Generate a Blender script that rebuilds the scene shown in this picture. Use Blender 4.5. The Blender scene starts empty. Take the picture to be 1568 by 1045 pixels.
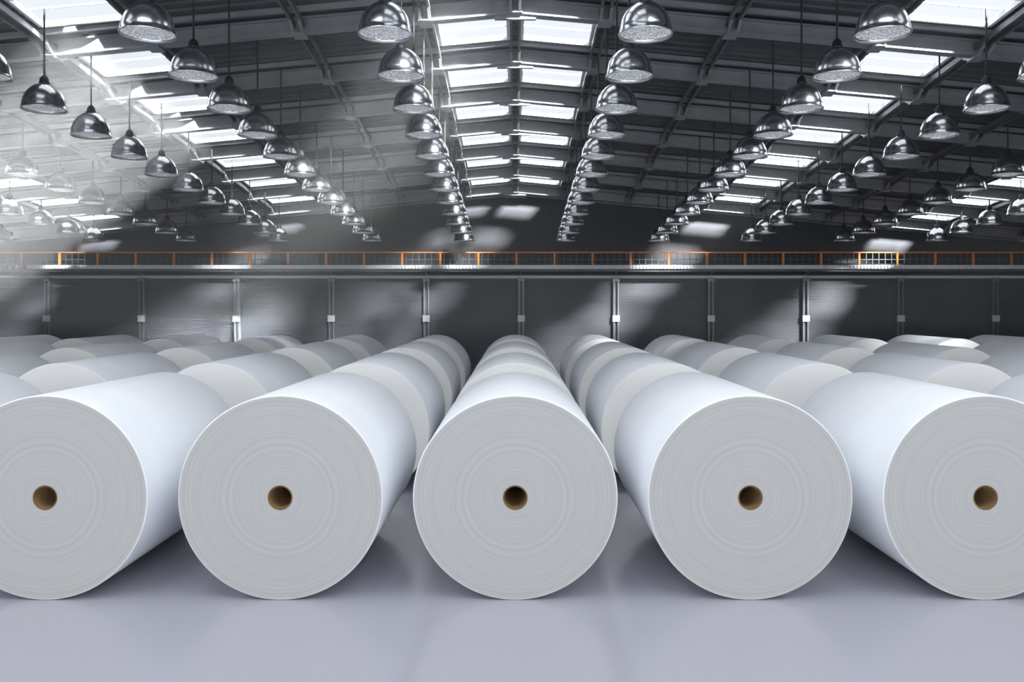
import bpy, bmesh, math, random
from mathutils import Vector
random.seed(3)
sc=bpy.context.scene
try:
    sc.view_settings.view_transform='Standard'
    sc.view_settings.look='None'
except Exception as e: print(e)
col=sc.collection

# ------------------------------------------------------------ materials
def newmat(name,base=(.5,.5,.5),rough=.5,metal=0.0,spec=.5):
    m=bpy.data.materials.new(name); m.use_nodes=True
    nt=m.node_tree; b=nt.nodes['Principled BSDF']
    b.inputs['Base Color'].default_value=(*base,1)
    b.inputs['Roughness'].default_value=rough
    b.inputs['Metallic'].default_value=metal
    b.inputs['Specular IOR Level'].default_value=spec
    return m,nt,b
def noise_color(nt,b,c1,c2,scale,detail=4,stretch=None,bump=0):
    tc=nt.nodes.new('ShaderNodeTexCoord'); mp=nt.nodes.new('ShaderNodeMapping')
    n=nt.nodes.new('ShaderNodeTexNoise'); n.inputs['Scale'].default_value=scale; n.inputs['Detail'].default_value=detail
    if stretch: mp.inputs['Scale'].default_value=stretch
    r=nt.nodes.new('ShaderNodeValToRGB')
    r.color_ramp.elements[0].position=.3; r.color_ramp.elements[1].position=.7
    r.color_ramp.elements[0].color=(*c1,1); r.color_ramp.elements[1].color=(*c2,1)
    nt.links.new(tc.outputs['Object'],mp.inputs[0]); nt.links.new(mp.outputs[0],n.inputs['Vector'])
    nt.links.new(n.outputs['Fac'],r.inputs[0]); nt.links.new(r.outputs[0],b.inputs['Base Color'])
    if bump:
        bp=nt.nodes.new('ShaderNodeBump'); bp.inputs['Strength'].default_value=bump; bp.inputs['Distance'].default_value=.01
        nt.links.new(n.outputs['Fac'],bp.inputs['Height']); nt.links.new(bp.outputs[0],b.inputs['Normal'])

m_side,nt,b=newmat('paper_side',(.83,.85,.9),.55,0,.3)
noise_color(nt,b,(.80,.82,.86),(.84,.86,.895),1.5,3)
def endmat(name,c1,c2):
    m,nt,b=newmat(name,(.6,.6,.6),.8,0,.2)
    tc=nt.nodes.new('ShaderNodeTexCoord'); sp=nt.nodes.new('ShaderNodeSeparateXYZ'); cb=nt.nodes.new('ShaderNodeCombineXYZ')
    ln=nt.nodes.new('ShaderNodeVectorMath'); ln.operation='LENGTH'
    nt.links.new(tc.outputs['Object'],sp.inputs[0]); nt.links.new(sp.outputs[0],cb.inputs[0]); nt.links.new(sp.outputs[2],cb.inputs[2])
    nt.links.new(cb.outputs[0],ln.inputs[0])
    n1=nt.nodes.new('ShaderNodeTexNoise'); n1.noise_dimensions='1D'; n1.inputs['Scale'].default_value=28; n1.inputs['Detail'].default_value=5; n1.inputs['Roughness'].default_value=.7
    nt.links.new(ln.outputs['Value'],n1.inputs['W'])
    r=nt.nodes.new('ShaderNodeValToRGB'); r.color_ramp.elements[0].position=.25; r.color_ramp.elements[1].position=.75
    r.color_ramp.elements[0].color=(*c1,1); r.color_ramp.elements[1].color=(*c2,1)
    nt.links.new(n1.outputs['Fac'],r.inputs[0]); nt.links.new(r.outputs[0],b.inputs['Base Color'])
    bp=nt.nodes.new('ShaderNodeBump'); bp.inputs['Strength'].default_value=.1; bp.inputs['Distance'].default_value=.01
    nt.links.new(n1.outputs['Fac'],bp.inputs['Height']); nt.links.new(bp.outputs[0],b.inputs['Normal'])
    return m
m_face=endmat('paper_end',(.44,.437,.428),(.515,.512,.502))  # front-row ends: shade put into the paper colour
m_face2=endmat('paper_end_light',(.90,.895,.88),(.93,.925,.91))  # rear-row ends: same paper, brighter light put into the colour

m_core,nt,b=newmat('cardboard',(.3,.17,.07),.8)
noise_color(nt,b,(.12,.068,.024),(.20,.118,.045),6,4)
m_floor,nt,b=newmat('floor_epoxy',(.5,.5,.55),.16,0,.6)
noise_color(nt,b,(.375,.37,.418),(.405,.40,.448),60,6,bump=.04)
m_deck,nt,b=newmat('roof_deck',(.05,.052,.06),.45,.3)
noise_color(nt,b,(.055,.057,.067),(.082,.084,.096),.6,3)
m_steel,nt,b=newmat('roof_steel',(.2,.205,.22),.4,.3)
noise_color(nt,b,(.24,.25,.27),(.31,.32,.34),2,3)
m_dsteel,nt,b=newmat('dark_steel',(.1,.1,.11),.5,.3)
noise_color(nt,b,(.12,.125,.14),(.17,.175,.19),2,3)
m_wall,nt,b=newmat('wall_cladding',(.1,.1,.11),.5,.0)
noise_color(nt,b,(.112,.116,.132),(.137,.142,.158),.7,3)
m_wallu,nt,b=newmat('wall_upper',(.07,.07,.08),.7)
br=nt.nodes.new('ShaderNodeTexBrick'); tc=nt.nodes.new('ShaderNodeTexCoord'); mp=nt.nodes.new('ShaderNodeMapping')
mp.inputs['Rotation'].default_value=(math.radians(90),0,0)
br.inputs['Scale'].default_value=2.5
br.inputs['Color1'].default_value=(.06,.062,.07,1); br.inputs['Color2'].default_value=(.068,.07,.078,1); br.inputs['Mortar'].default_value=(.05,.052,.06,1)
nt.links.new(tc.outputs['Object'],mp.inputs[0]); nt.links.new(mp.outputs[0],br.inputs['Vector']); nt.links.new(br.outputs['Color'],b.inputs['Base Color'])
m_hall,nt,b=newmat('wall_panel_grey',(.3,.3,.32),.7)
noise_color(nt,b,(.22,.22,.24),(.28,.28,.3),.5,3)
m_orange,nt,b=newmat('orange_paint',(.75,.2,.03),.45)
noise_color(nt,b,(.8,.22,.03),(.95,.32,.06),3,3)
m_white,nt,b=newmat('walkway_edge',(.5,.52,.56),.5)
noise_color(nt,b,(.80,.82,.85),(.88,.9,.92),4,3)
m_chrome,nt,b=newmat('polished_aluminium',(.8,.81,.83),.2,1.0)
noise_color(nt,b,(.82,.84,.87),(.93,.95,.98),5,2,stretch=(3,3,.3))
m_black,nt,b=newmat('black_plastic',(.02,.02,.022),.5)
noise_color(nt,b,(.015,.015,.017),(.03,.03,.033),5,2)
m_lens,nt,b=newmat('prismatic_glass',(.8,.82,.85),.2,.3)
noise_color(nt,b,(.35,.37,.40),(.95,.97,1),40,2,bump=1.0)
# glow pattern added to imitate glitter on the prismatic glass
tc=nt.nodes.new('ShaderNodeTexCoord'); vo=nt.nodes.new('ShaderNodeTexVoronoi'); vo.inputs['Scale'].default_value=22
rr=nt.nodes.new('ShaderNodeValToRGB'); rr.color_ramp.elements[0].position=.1; rr.color_ramp.elements[0].color=(1,1,1,1); rr.color_ramp.elements[1].position=.6; rr.color_ramp.elements[1].color=(.15,.16,.18,1)
nt.links.new(tc.outputs['Object'],vo.inputs['Vector']); nt.links.new(vo.outputs['Distance'],rr.inputs[0]); nt.links.new(rr.outputs[0],b.inputs['Emission Color'])
b.inputs['Emission Strength'].default_value=.55
def skymat(name,strength,transp):
    m,nt,b=newmat(name,(.8,.85,.9),.3)
    out=nt.nodes['Material Output']
    tc=nt.nodes.new('ShaderNodeTexCoord'); nn=nt.nodes.new('ShaderNodeTexNoise'); nn.inputs['Scale'].default_value=.4
    rr=nt.nodes.new('ShaderNodeValToRGB'); rr.color_ramp.elements[0].color=(.86,.93,1,1); rr.color_ramp.elements[1].color=(.98,.99,1,1)
    nt.links.new(tc.outputs['Object'],nn.inputs['Vector']); nt.links.new(nn.outputs['Fac'],rr.inputs[0])
    em=nt.nodes.new('ShaderNodeEmission'); em.inputs['Strength'].default_value=strength; nt.links.new(rr.outputs[0],em.inputs['Color'])
    if transp:
        tr=nt.nodes.new('ShaderNodeBsdfTransparent'); tr.inputs['Color'].default_value=(.8,.8,.8,1)
        ad=nt.nodes.new('ShaderNodeAddShader'); nt.links.new(em.outputs[0],ad.inputs[0]); nt.links.new(tr.outputs[0],ad.inputs[1])
        nt.links.new(ad.outputs[0],out.inputs['Surface'])
    else: nt.links.new(em.outputs[0],out.inputs['Surface'])
    return m
m_sky=skymat('skylight_glazing',.62,True)
m_glow=skymat('frosted_glazing',5.5,False)  # opaque glow for added panels out of view

# ------------------------------------------------------------ helpers
def mesh_obj(name,bm,mats,parent=None,smooth=False):
    me=bpy.data.meshes.new(name); bm.normal_update(); bm.to_mesh(me); bm.free()
    for m in mats: me.materials.append(m)
    if smooth:
        for p in me.polygons: p.use_smooth=True
    o=bpy.data.objects.new(name,me); col.objects.link(o)
    if parent: o.parent=parent
    return o
def beam(bm,A,B,w,h,mi=0,up=Vector((0,0,1))):
    A=Vector(A);B=Vector(B);d=(B-A).normalized()
    s=d.cross(up)
    if s.length<1e-4: s=Vector((1,0,0))
    s.normalize(); u=s.cross(d).normalized()
    vs=[]
    for P in (A,B):
        for a,c in ((-.5,0),(.5,0),(.5,-1),(-.5,-1)):
            vs.append(bm.verts.new(P+s*w*a+u*h*c))
    for f in ((0,1,2,3),(7,6,5,4),(0,4,5,1),(1,5,6,2),(2,6,7,3),(3,7,4,0)):
        fc=bm.faces.new([vs[i] for i in f]); fc.material_index=mi
def box(bm,x0,x1,y0,y1,z0,z1,mi=0):
    v=[bm.verts.new(p) for p in ((x0,y0,z0),(x1,y0,z0),(x1,y1,z0),(x0,y1,z0),(x0,y0,z1),(x1,y0,z1),(x1,y1,z1),(x0,y1,z1))]
    for f in ((3,2,1,0),(4,5,6,7),(0,1,5,4),(1,2,6,5),(2,3,7,6),(3,0,4,7)):
        fc=bm.faces.new([v[i] for i in f]); fc.material_index=mi
def lathe(bm,prof,seg,axis='z',mis=None,close=False):
    rings=[]
    for (r,t) in prof:
        ring=[]
        for i in range(seg):
            a=2*math.pi*i/seg
            if axis=='z': p=(r*math.cos(a),r*math.sin(a),t)
            else: p=(r*math.cos(a),t,r*math.sin(a))
            ring.append(bm.verts.new(p))
        rings.append(ring)
    n=len(prof); rng=range(n) if close else range(n-1)
    for k in rng:
        r0=rings[k]; r1=rings[(k+1)%n]
        for i in range(seg):
            j=(i+1)%seg
            f=bm.faces.new((r0[i],r0[j],r1[j],r1[i]))
            f.material_index=mis[k] if mis else 0
    return rings

# ------------------------------------------------------------ dimensions
CZ=2.89; WY=36.0; HX=24.0; YF=-12.0
SL=.10; SX=.092; RZ=7.82
def roofz(x,y): return RZ+SL*(WY-y)-SX*abs(x)

# ------------------------------------------------------------ floor / walls
bm=bmesh.new(); box(bm,-HX-.3,HX+.3,YF-.3,WY+.3,-.2,0); mesh_obj('floor',bm,[m_floor])
bm=bmesh.new()
box(bm,-HX,HX,WY+.05,WY+.3,0,4.05,1)
z=0.02; prev=None
while z<4.03:
    for dz,yy in ((0,WY),(.05,WY),(.06,WY+.012),(.07,WY+.012)):
        a=bm.verts.new((-HX,yy,min(z+dz,4.05))); c=bm.verts.new((HX,yy,min(z+dz,4.05)))
        if prev: bm.faces.new((prev[0],prev[1],c,a))
        prev=(a,c)
    z+=.08
pts=[(-HX,4.05),(HX,4.05),(HX,roofz(HX,WY)),(0,RZ),(-HX,roofz(HX,WY))]
f=[bm.verts.new((x,WY,zz)) for x,zz in pts]; g=[bm.verts.new((x,WY+.3,zz)) for x,zz in pts]
fc=bm.faces.new(f); fc.material_index=1; fc=bm.faces.new(g[::-1]); fc.material_index=1
for i in range(5):
    j=(i+1)%5; fc=bm.faces.new((f[i],g[i],g[j],f[j])); fc.material_index=1
mesh_obj('wall_back',bm,[m_wall,m_wallu])
for nm,s in (('wall_left',-1),('wall_right',1)):
    bm=bmesh.new()
    x0,x1=(s*HX,s*(HX+.3)) 
    P=[(YF,0),(WY+.3,0),(WY+.3,roofz(HX,WY+.3)),(YF,roofz(HX,YF))]
    a=[bm.verts.new((x0,y,z)) for y,z in P]; c=[bm.verts.new((x1,y,z)) for y,z in P]
    bm.faces.new(a); bm.faces.new(c[::-1])
    for i in range(4):
        j=(i+1)%4; bm.faces.new((a[i],c[i],c[j],a[j]))
    bmesh.ops.recalc_face_normals(bm,faces=bm.faces)
    mesh_obj(nm,bm,[m_hall])
bm=bmesh.new()
P=[(-HX-.3,0),(HX+.3,0),(HX+.3,roofz(HX,YF)+.1),(0,roofz(0,YF)+.1),(-HX-.3,roofz(HX,YF)+.1)]
a=[bm.verts.new((x,YF,z)) for x,z in P]; c=[bm.verts.new((x,YF-.3,z)) for x,z in P]
bm.faces.new(a); bm.faces.new(c[::-1])
for i in range(5):
    j=(i+1)%5; bm.faces.new((a[i],c[i],c[j],a[j]))
bmesh.ops.recalc_face_normals(bm,faces=bm.faces)
mesh_obj('wall_front',bm,[m_hall])
# glowing panels added behind the camera to light roll ends and lamp domes
bm=bmesh.new()
for k in range(-4,5):
    x=k*5
    vs=[bm.verts.new(p) for p in ((x-1.6,YF+.05,1.2),(x+1.6,YF+.05,1.2),(x+1.6,YF+.05,6.5),(x-1.6,YF+.05,6.5))]
    bm.faces.new(vs[::-1]).material_index=0
    for t in (-1.6,0,1.6): box(bm,x+t-.06,x+t+.06,YF+.0,YF+.12,1.2,6.5,1)
    for t in (1.2,3.0,4.8,6.5): box(bm,x-1.66,x+1.66,YF+.0,YF+.12,t-.06,t+.06,1)
bmesh.ops.recalc_face_normals(bm,faces=[f for f in bm.faces if f.material_index==1])
mesh_obj('window_9',bm,[m_glow,m_dsteel])
# wall columns
bm=bmesh.new()
k=-6
while .25+4*k<HX:
    x=.25+4*k
    if x>-HX:
        box(bm,x-.12,x-.06,WY-.22,WY+.02,0,4.0); box(bm,x+.06,x+.12,WY-.22,WY+.02,0,4.0)
        box(bm,x-.06,x+.06,WY-.10,WY+.02,0,4.0,1)
        box(bm,x-.15,x+.15,WY-.27,WY-.2,2.15,2.42,2)
        box(bm,x-.15,x+.15,WY-.27,WY-.0,3.85,4.0,0)
        box(bm,x-.15,x+.15,WY-.27,WY-.0,0,.06,0)
    k+=1
box(bm,-HX,HX,WY-.16,WY+.02,3.98,4.10,2)
mesh_obj('trim_columns',bm,[m_steel,m_dsteel,m_white])

# ------------------------------------------------------------ balcony walkway with orange railing
bal=bpy.data.objects.new('balcony_walkway',None); col.objects.link(bal)
y0=WY-1.0
bm=bmesh.new()
box(bm,-HX,HX,y0,WY,4.40,4.46,0)
box(bm,-HX,HX,y0-.03,y0+.02,4.34,4.50,1)
x=-HX
while x<HX:
    box(bm,x,x+.05,y0-.07,y0-.03,4.36,4.49,1); x+=.14
box(bm,-HX,HX,y0+.1,y0+.18,4.24,4.40,0)
k=-6
while .25+4*k<HX:
    x=.25+4*k
    if x>-HX:
        beam(bm,(x,WY,4.40),(x,y0+.05,4.40),.08,.14,0)
        beam(bm,(x,WY,4.14),(x,y0+.15,4.38),.06,.06,0)
    k+=1
mesh_obj('walkway_deck',bm,[m_dsteel,m_white],bal)
bm=bmesh.new()
box(bm,-HX,HX,y0,y0+.05,5.00,5.05,0)
box(bm,-HX,HX,y0+.01,y0+.035,4.72,4.745,1)
box(bm,-HX,HX,y0+.01,y0+.035,4.52,4.545,1)
x=-HX+.5
while x<HX:
    box(bm,x-.04,x+.04,y0-.02,y0+.06,4.46,5.02,0)
    x+=1.57
x=-HX
while x<HX:
    box(bm,x-.012,x+.012,y0+.01,y0+.03,4.5,5.0,1); x+=.26
mesh_obj('railing',bm,[m_orange,m_dsteel],bal)

# ------------------------------------------------------------ roof
BAY=2.8
raf=[18.5+BAY*k for k in range(-12,7)]; raf=[r for r in raf if r>YF]
raf=[r for r in raf if r<35.5]+[35.8]
cols=[(.16,1.80),(-1.80,-.16),(8.05,9.9),(-9.9,-8.05),(15.85,17.65),(-17.65,-15.85)]
wins=[]
for a,c in zip(raf[:-1],raf[1:]):
    if c-a>2: wins.append((a+.8,min(a+2.05,c-.2)))
xb=sorted(set([-HX-.3,0,HX+.3]+[v for c in cols for v in c]))
def is_open(xm,ym):
    return any(a<xm<c for a,c in cols) and any(a<ym<c for a,c in wins)
ys=[]; y=YF
while y<WY+.3:
    for dy,dz in ((0,0),(.14,0),(.17,.07),(.27,.07)): ys.append((min(y+dy,WY+.3),dz))
    y+=.30
bm=bmesh.new(); prev=None
for (yy,dz) in ys:
    row=[bm.verts.new((x,yy,roofz(x,yy)+dz)) for x in xb]
    if prev:
        ym=(prev[1]+yy)/2
        for i in range(len(xb)-1):
            if not is_open((xb[i]+xb[i+1])/2,ym):
                bm.faces.new((prev[0][i],prev[0][i+1],row[i+1],row[i]))
    prev=(row,yy)
mesh_obj('ceiling',bm,[m_deck])

bm=bmesh.new()
for y in raf:
    for s in (-1,1):
        def P(x,dz): return (s*x,y,roofz(x,y)+dz)
        X=HX
        beam(bm,P(0,-.02),P(X,-.02),.24,.04)
        beam(bm,P(0,-.05),P(X,-.05),.04,.30)
        beam(bm,P(0,-.33),P(X,-.33),.24,.04)
    beam(bm,(-.45,y,roofz(0,y)-.06),(.45,y,roofz(0,y)-.06),.10,.42)
mesh_obj('roof_rafter',bm,[m_steel])
bm=bmesh.new()
for a in raf[:-1]:
    for y in (a+.6,a+2.25):
        if y>WY-.1: continue
        for s in (-1,1):
            beam(bm,(0,y,roofz(0,y)-.02),(s*HX,y,roofz(HX,y)-.02),.10,.10)
mesh_obj('roof_secondary_rafter',bm,[m_steel])
bm=bmesh.new()
for X in (0,1.95,4.7,7.85,10.1,13.0,15.65,17.85,21.0):
    for s in ((1,) if X==0 else (-1,1)):
        for o in (-.1,.1):
            x=s*X+o
            beam(bm,(x,YF,roofz(x,YF)-.11),(x,WY,roofz(x,WY)-.11),.05,.12)
        for y in raf[:-1]:
            x=s*X
            for o in (-.1,.1):
                beam(bm,(x+o,y-.42,roofz(x,y-.42)-.20),(x+o,y-.10,roofz(x,y)-.36),.06,.06,1)
                beam(bm,(x+o,y+.42,roofz(x,y+.42)-.20),(x+o,y+.10,roofz(x,y)-.36),.06,.06,1)
            beam(bm,(x,y-.2,roofz(x,y-.2)-.37),(x,y+.2,roofz(x,y+.2)-.37),.30,.03,1)
mesh_obj('roof_purlin',bm,[m_dsteel,m_steel])

# ------------------------------------------------------------ skylights
for n,(xa,xb_) in enumerate(cols):
    bm=bmesh.new()
    for (ya,yb) in wins:
        vs=[bm.verts.new((x,yy,roofz(x,yy)+.04)) for x,yy in ((xa,ya),(xa,yb),(xb_,yb),(xb_,ya))]
        bm.faces.new(vs).material_index=0 if ya>8 else 2  # unseen front panels get the added glow instead of clear glazing
        for (p,q) in (((xa,ya),(xa,yb)),((xb_,ya),(xb_,yb)),((xa,ya),(xb_,ya)),((xa,yb),(xb_,yb))):
            beam(bm,(p[0],p[1],roofz(*p)+.06),(q[0],q[1],roofz(*q)+.06),.08,.12,1)
        yy=(ya+yb)/2
        beam(bm,(xa,yy,roofz(xa,yy)+.05),(xb_,yy,roofz(xb_,yy)+.05),.03,.04,1)
    mesh_obj('window_%d'%(n+1),bm,[m_sky,m_white,m_glow])
# wide glowing panels added out of view over the front to light the hall
for n,s in enumerate((-1,1)):
    bm=bmesh.new()
    for (ya,yb) in wins:
        if yb>11: continue
        for (xa,xc) in ((2.6,7.2),(10.9,15.0)):
            ya2,yb2=ya-.15,yb+.3
            vs=[bm.verts.new((s*x,yy,roofz(x,yy)-.03)) for x,yy in ((xa,ya2),(xa,yb2),(xc,yb2),(xc,ya2))]
            if s<0: vs=vs[::-1]
            bm.faces.new(vs)
    mesh_obj('window_%d'%(n+7),bm,[m_glow])

# ------------------------------------------------------------ pendant lamps
bm=bmesh.new()
prof=[(.395,.05),(.40,.02),(.425,.0),(.43,.012),(.425,.03),(.41,.045),(.405,.11),(.388,.20),(.355,.29),(.303,.375),(.237,.445),(.165,.49),(.11,.515),(.095,.53)]
lathe(bm,prof,40,'z',[0]*13)
lathe(bm,[(.095,.53),(.10,.535),(.10,.56),(.085,.57),(.085,.62),(.06,.66),(.03,.69),(.015,.70)],24,'z',[1]*7)
lathe(bm,[(.395,.05),(.33,.06),(.2,.075),(.001,.08)],40,'z',[2]*3)
lamp_me=bpy.data.meshes.new('pendant_lamp'); bm.to_mesh(lamp_me); bm.free()
for m in (m_chrome,m_black,m_lens): lamp_me.materials.append(m)
for p in lamp_me.polygons: p.use_smooth=True
bm=bmesh.new(); lathe(bm,[(.019,0),(.019,1)],8)
cord_me=bpy.data.meshes.new('cord'); bm.to_mesh(cord_me); bm.free(); cord_me.materials.append(m_black)
for s in (-1,1):
    for rr_ in range(6):
        X=2.04+3.715*rr_
        for k in range(12):
            y=13.3+1.885*k
            z=7.10-.081*(y-13.3)
            o=bpy.data.objects.new('pendant_lamp',lamp_me); col.objects.link(o)
            o.location=(s*X,y,z); o.rotation_euler=(0,0,random.random()*6)
            c=bpy.data.objects.new('cord',cord_me); col.objects.link(c); c.parent=o
            c.location=(0,0,.69); c.scale=(1,1,max(.1,roofz(X,y)-z-.69))

# ------------------------------------------------------------ paper rolls
R=1.0; L=2.84; D0=8.28; PD=4.554; S=2.293
def rollmesh(fm):
    bm=bmesh.new(); e=.012
    prof=[(.106,.004),(.120,.004),(.1205,0),(R-e,0),(R-.004,.004),(R,e),(R,L-e),(R-.004,L-.004),(R-e,L),(.1205,L),(.120,L-.004),(.106,L-.004)]
    lathe(bm,prof,160,'y',[2,2,1,0,0,0,0,0,1,2,2,2],close=True)
    bmesh.ops.recalc_face_normals(bm,faces=bm.faces)
    me=bpy.data.meshes.new('paper_roll'); bm.to_mesh(me); bm.free()
    for m in (m_side,fm,m_core): me.materials.append(m)
    for p in me.polygons: p.use_smooth=(abs(p.normal.y)<.9)
    return me
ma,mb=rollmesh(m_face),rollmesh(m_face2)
for r_ in range(4):
    n=[3,5,7,8][r_]
    for c_ in range(-n,n+1):
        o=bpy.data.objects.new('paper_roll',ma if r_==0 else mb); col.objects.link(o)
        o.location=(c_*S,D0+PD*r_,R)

# ------------------------------------------------------------ light
w=bpy.data.worlds.new('World'); sc.world=w; w.use_nodes=True
nt=w.node_tree; bg=nt.nodes['Background']; bg.inputs['Color'].default_value=(.8,.88,1,1); bg.inputs['Strength'].default_value=.5
sl=bpy.data.lights.new('sun','SUN'); sl.energy=48; sl.angle=math.radians(9); sl.color=(.97,.985,1)
so=bpy.data.objects.new('sun',sl); col.objects.link(so); so.location=(10,-20,30)
so.rotation_euler=Vector((-.45,1,-.5)).to_track_quat('-Z','Y').to_euler()
# area lights added under the skylights to draw beams in the haze
def shaft(src,d,power,size=1.6,spread=7):
    l=bpy.data.lights.new('skylight_shaft','AREA'); l.shape='SQUARE'; l.size=size; l.energy=power; l.spread=math.radians(spread); l.color=(.95,.98,1)
    o=bpy.data.objects.new('skylight_shaft',l); col.objects.link(o); o.location=src
    o.rotation_euler=Vector(d).to_track_quat('-Z','Y').to_euler()
for y,p in ((18.0,430),(19.9,480),(21.8,430),(23.7,350)):
    shaft((-9.0,y,roofz(9,y)-.45),(-1,.25,-.62),p,1.3,6)
for y,p in ((17.1,110),(19.9,120),(22.7,90)):
    shaft((-1.1,y,roofz(1.1,y)-.45),(-.75,1,-.47),p,1.4,10)

# haze of paper dust in the rear half of the hall, thicker towards the left
bm=bmesh.new()
ya,yb,zb=13.5,34.9,2.3
ring=[]
for y in (ya,yb):
    ring.append([bm.verts.new(p) for p in ((-HX+.1,y,zb),(HX-.1,y,zb),(HX-.1,y,roofz(HX,y)-.1),(0,y,roofz(0,y)-.1),(-HX+.1,y,roofz(HX,y)-.1))])
bm.faces.new(ring[0]); bm.faces.new(ring[1][::-1])
for i in range(5):
    j=(i+1)%5; bm.faces.new((ring[0][i],ring[1][i],ring[1][j],ring[0][j]))
bmesh.ops.recalc_face_normals(bm,faces=bm.faces)
mh=bpy.data.materials.new('dust_haze'); mh.use_nodes=True; nt=mh.node_tree
nt.nodes.remove(nt.nodes['Principled BSDF'])
vs_=nt.nodes.new('ShaderNodeVolumeScatter'); vs_.inputs['Anisotropy'].default_value=-.1
tc=nt.nodes.new('ShaderNodeTexCoord'); sp=nt.nodes.new('ShaderNodeSeparateXYZ')
mr=nt.nodes.new('ShaderNodeMapRange'); mr.interpolation_type='SMOOTHSTEP'
mr.inputs['From Min'].default_value=5; mr.inputs['From Max'].default_value=-6
mr.inputs['To Min'].default_value=.003; mr.inputs['To Max'].default_value=.016
nt.links.new(tc.outputs['Object'],sp.inputs[0]); nt.links.new(sp.outputs[0],mr.inputs['Value'])
# fades towards the far end of the hall
mr2=nt.nodes.new('ShaderNodeMapRange'); mr2.interpolation_type='SMOOTHSTEP'
mr2.inputs['From Min'].default_value=22; mr2.inputs['From Max'].default_value=33
mr2.inputs['To Min'].default_value=1; mr2.inputs['To Max'].default_value=.15
nt.links.new(sp.outputs[1],mr2.inputs['Value'])
mu=nt.nodes.new('ShaderNodeMath'); mu.operation='MULTIPLY'
nt.links.new(mr.outputs[0],mu.inputs[0]); nt.links.new(mr2.outputs[0],mu.inputs[1]); nt.links.new(mu.outputs[0],vs_.inputs['Density'])
nt.links.new(vs_.outputs[0],nt.nodes['Material Output'].inputs['Volume'])
mesh_obj('dust_haze',bm,[mh])

# ------------------------------------------------------------ camera
cam=bpy.data.cameras.new('camera'); co=bpy.data.objects.new('camera',cam); col.objects.link(co)
co.location=(0,0,CZ); co.rotation_euler=(math.radians(90),0,0)
cam.sensor_width=36; cam.lens=1300/1568*36; cam.shift_y=-56.5/1568; cam.shift_x=-5/1568
sc.camera=co
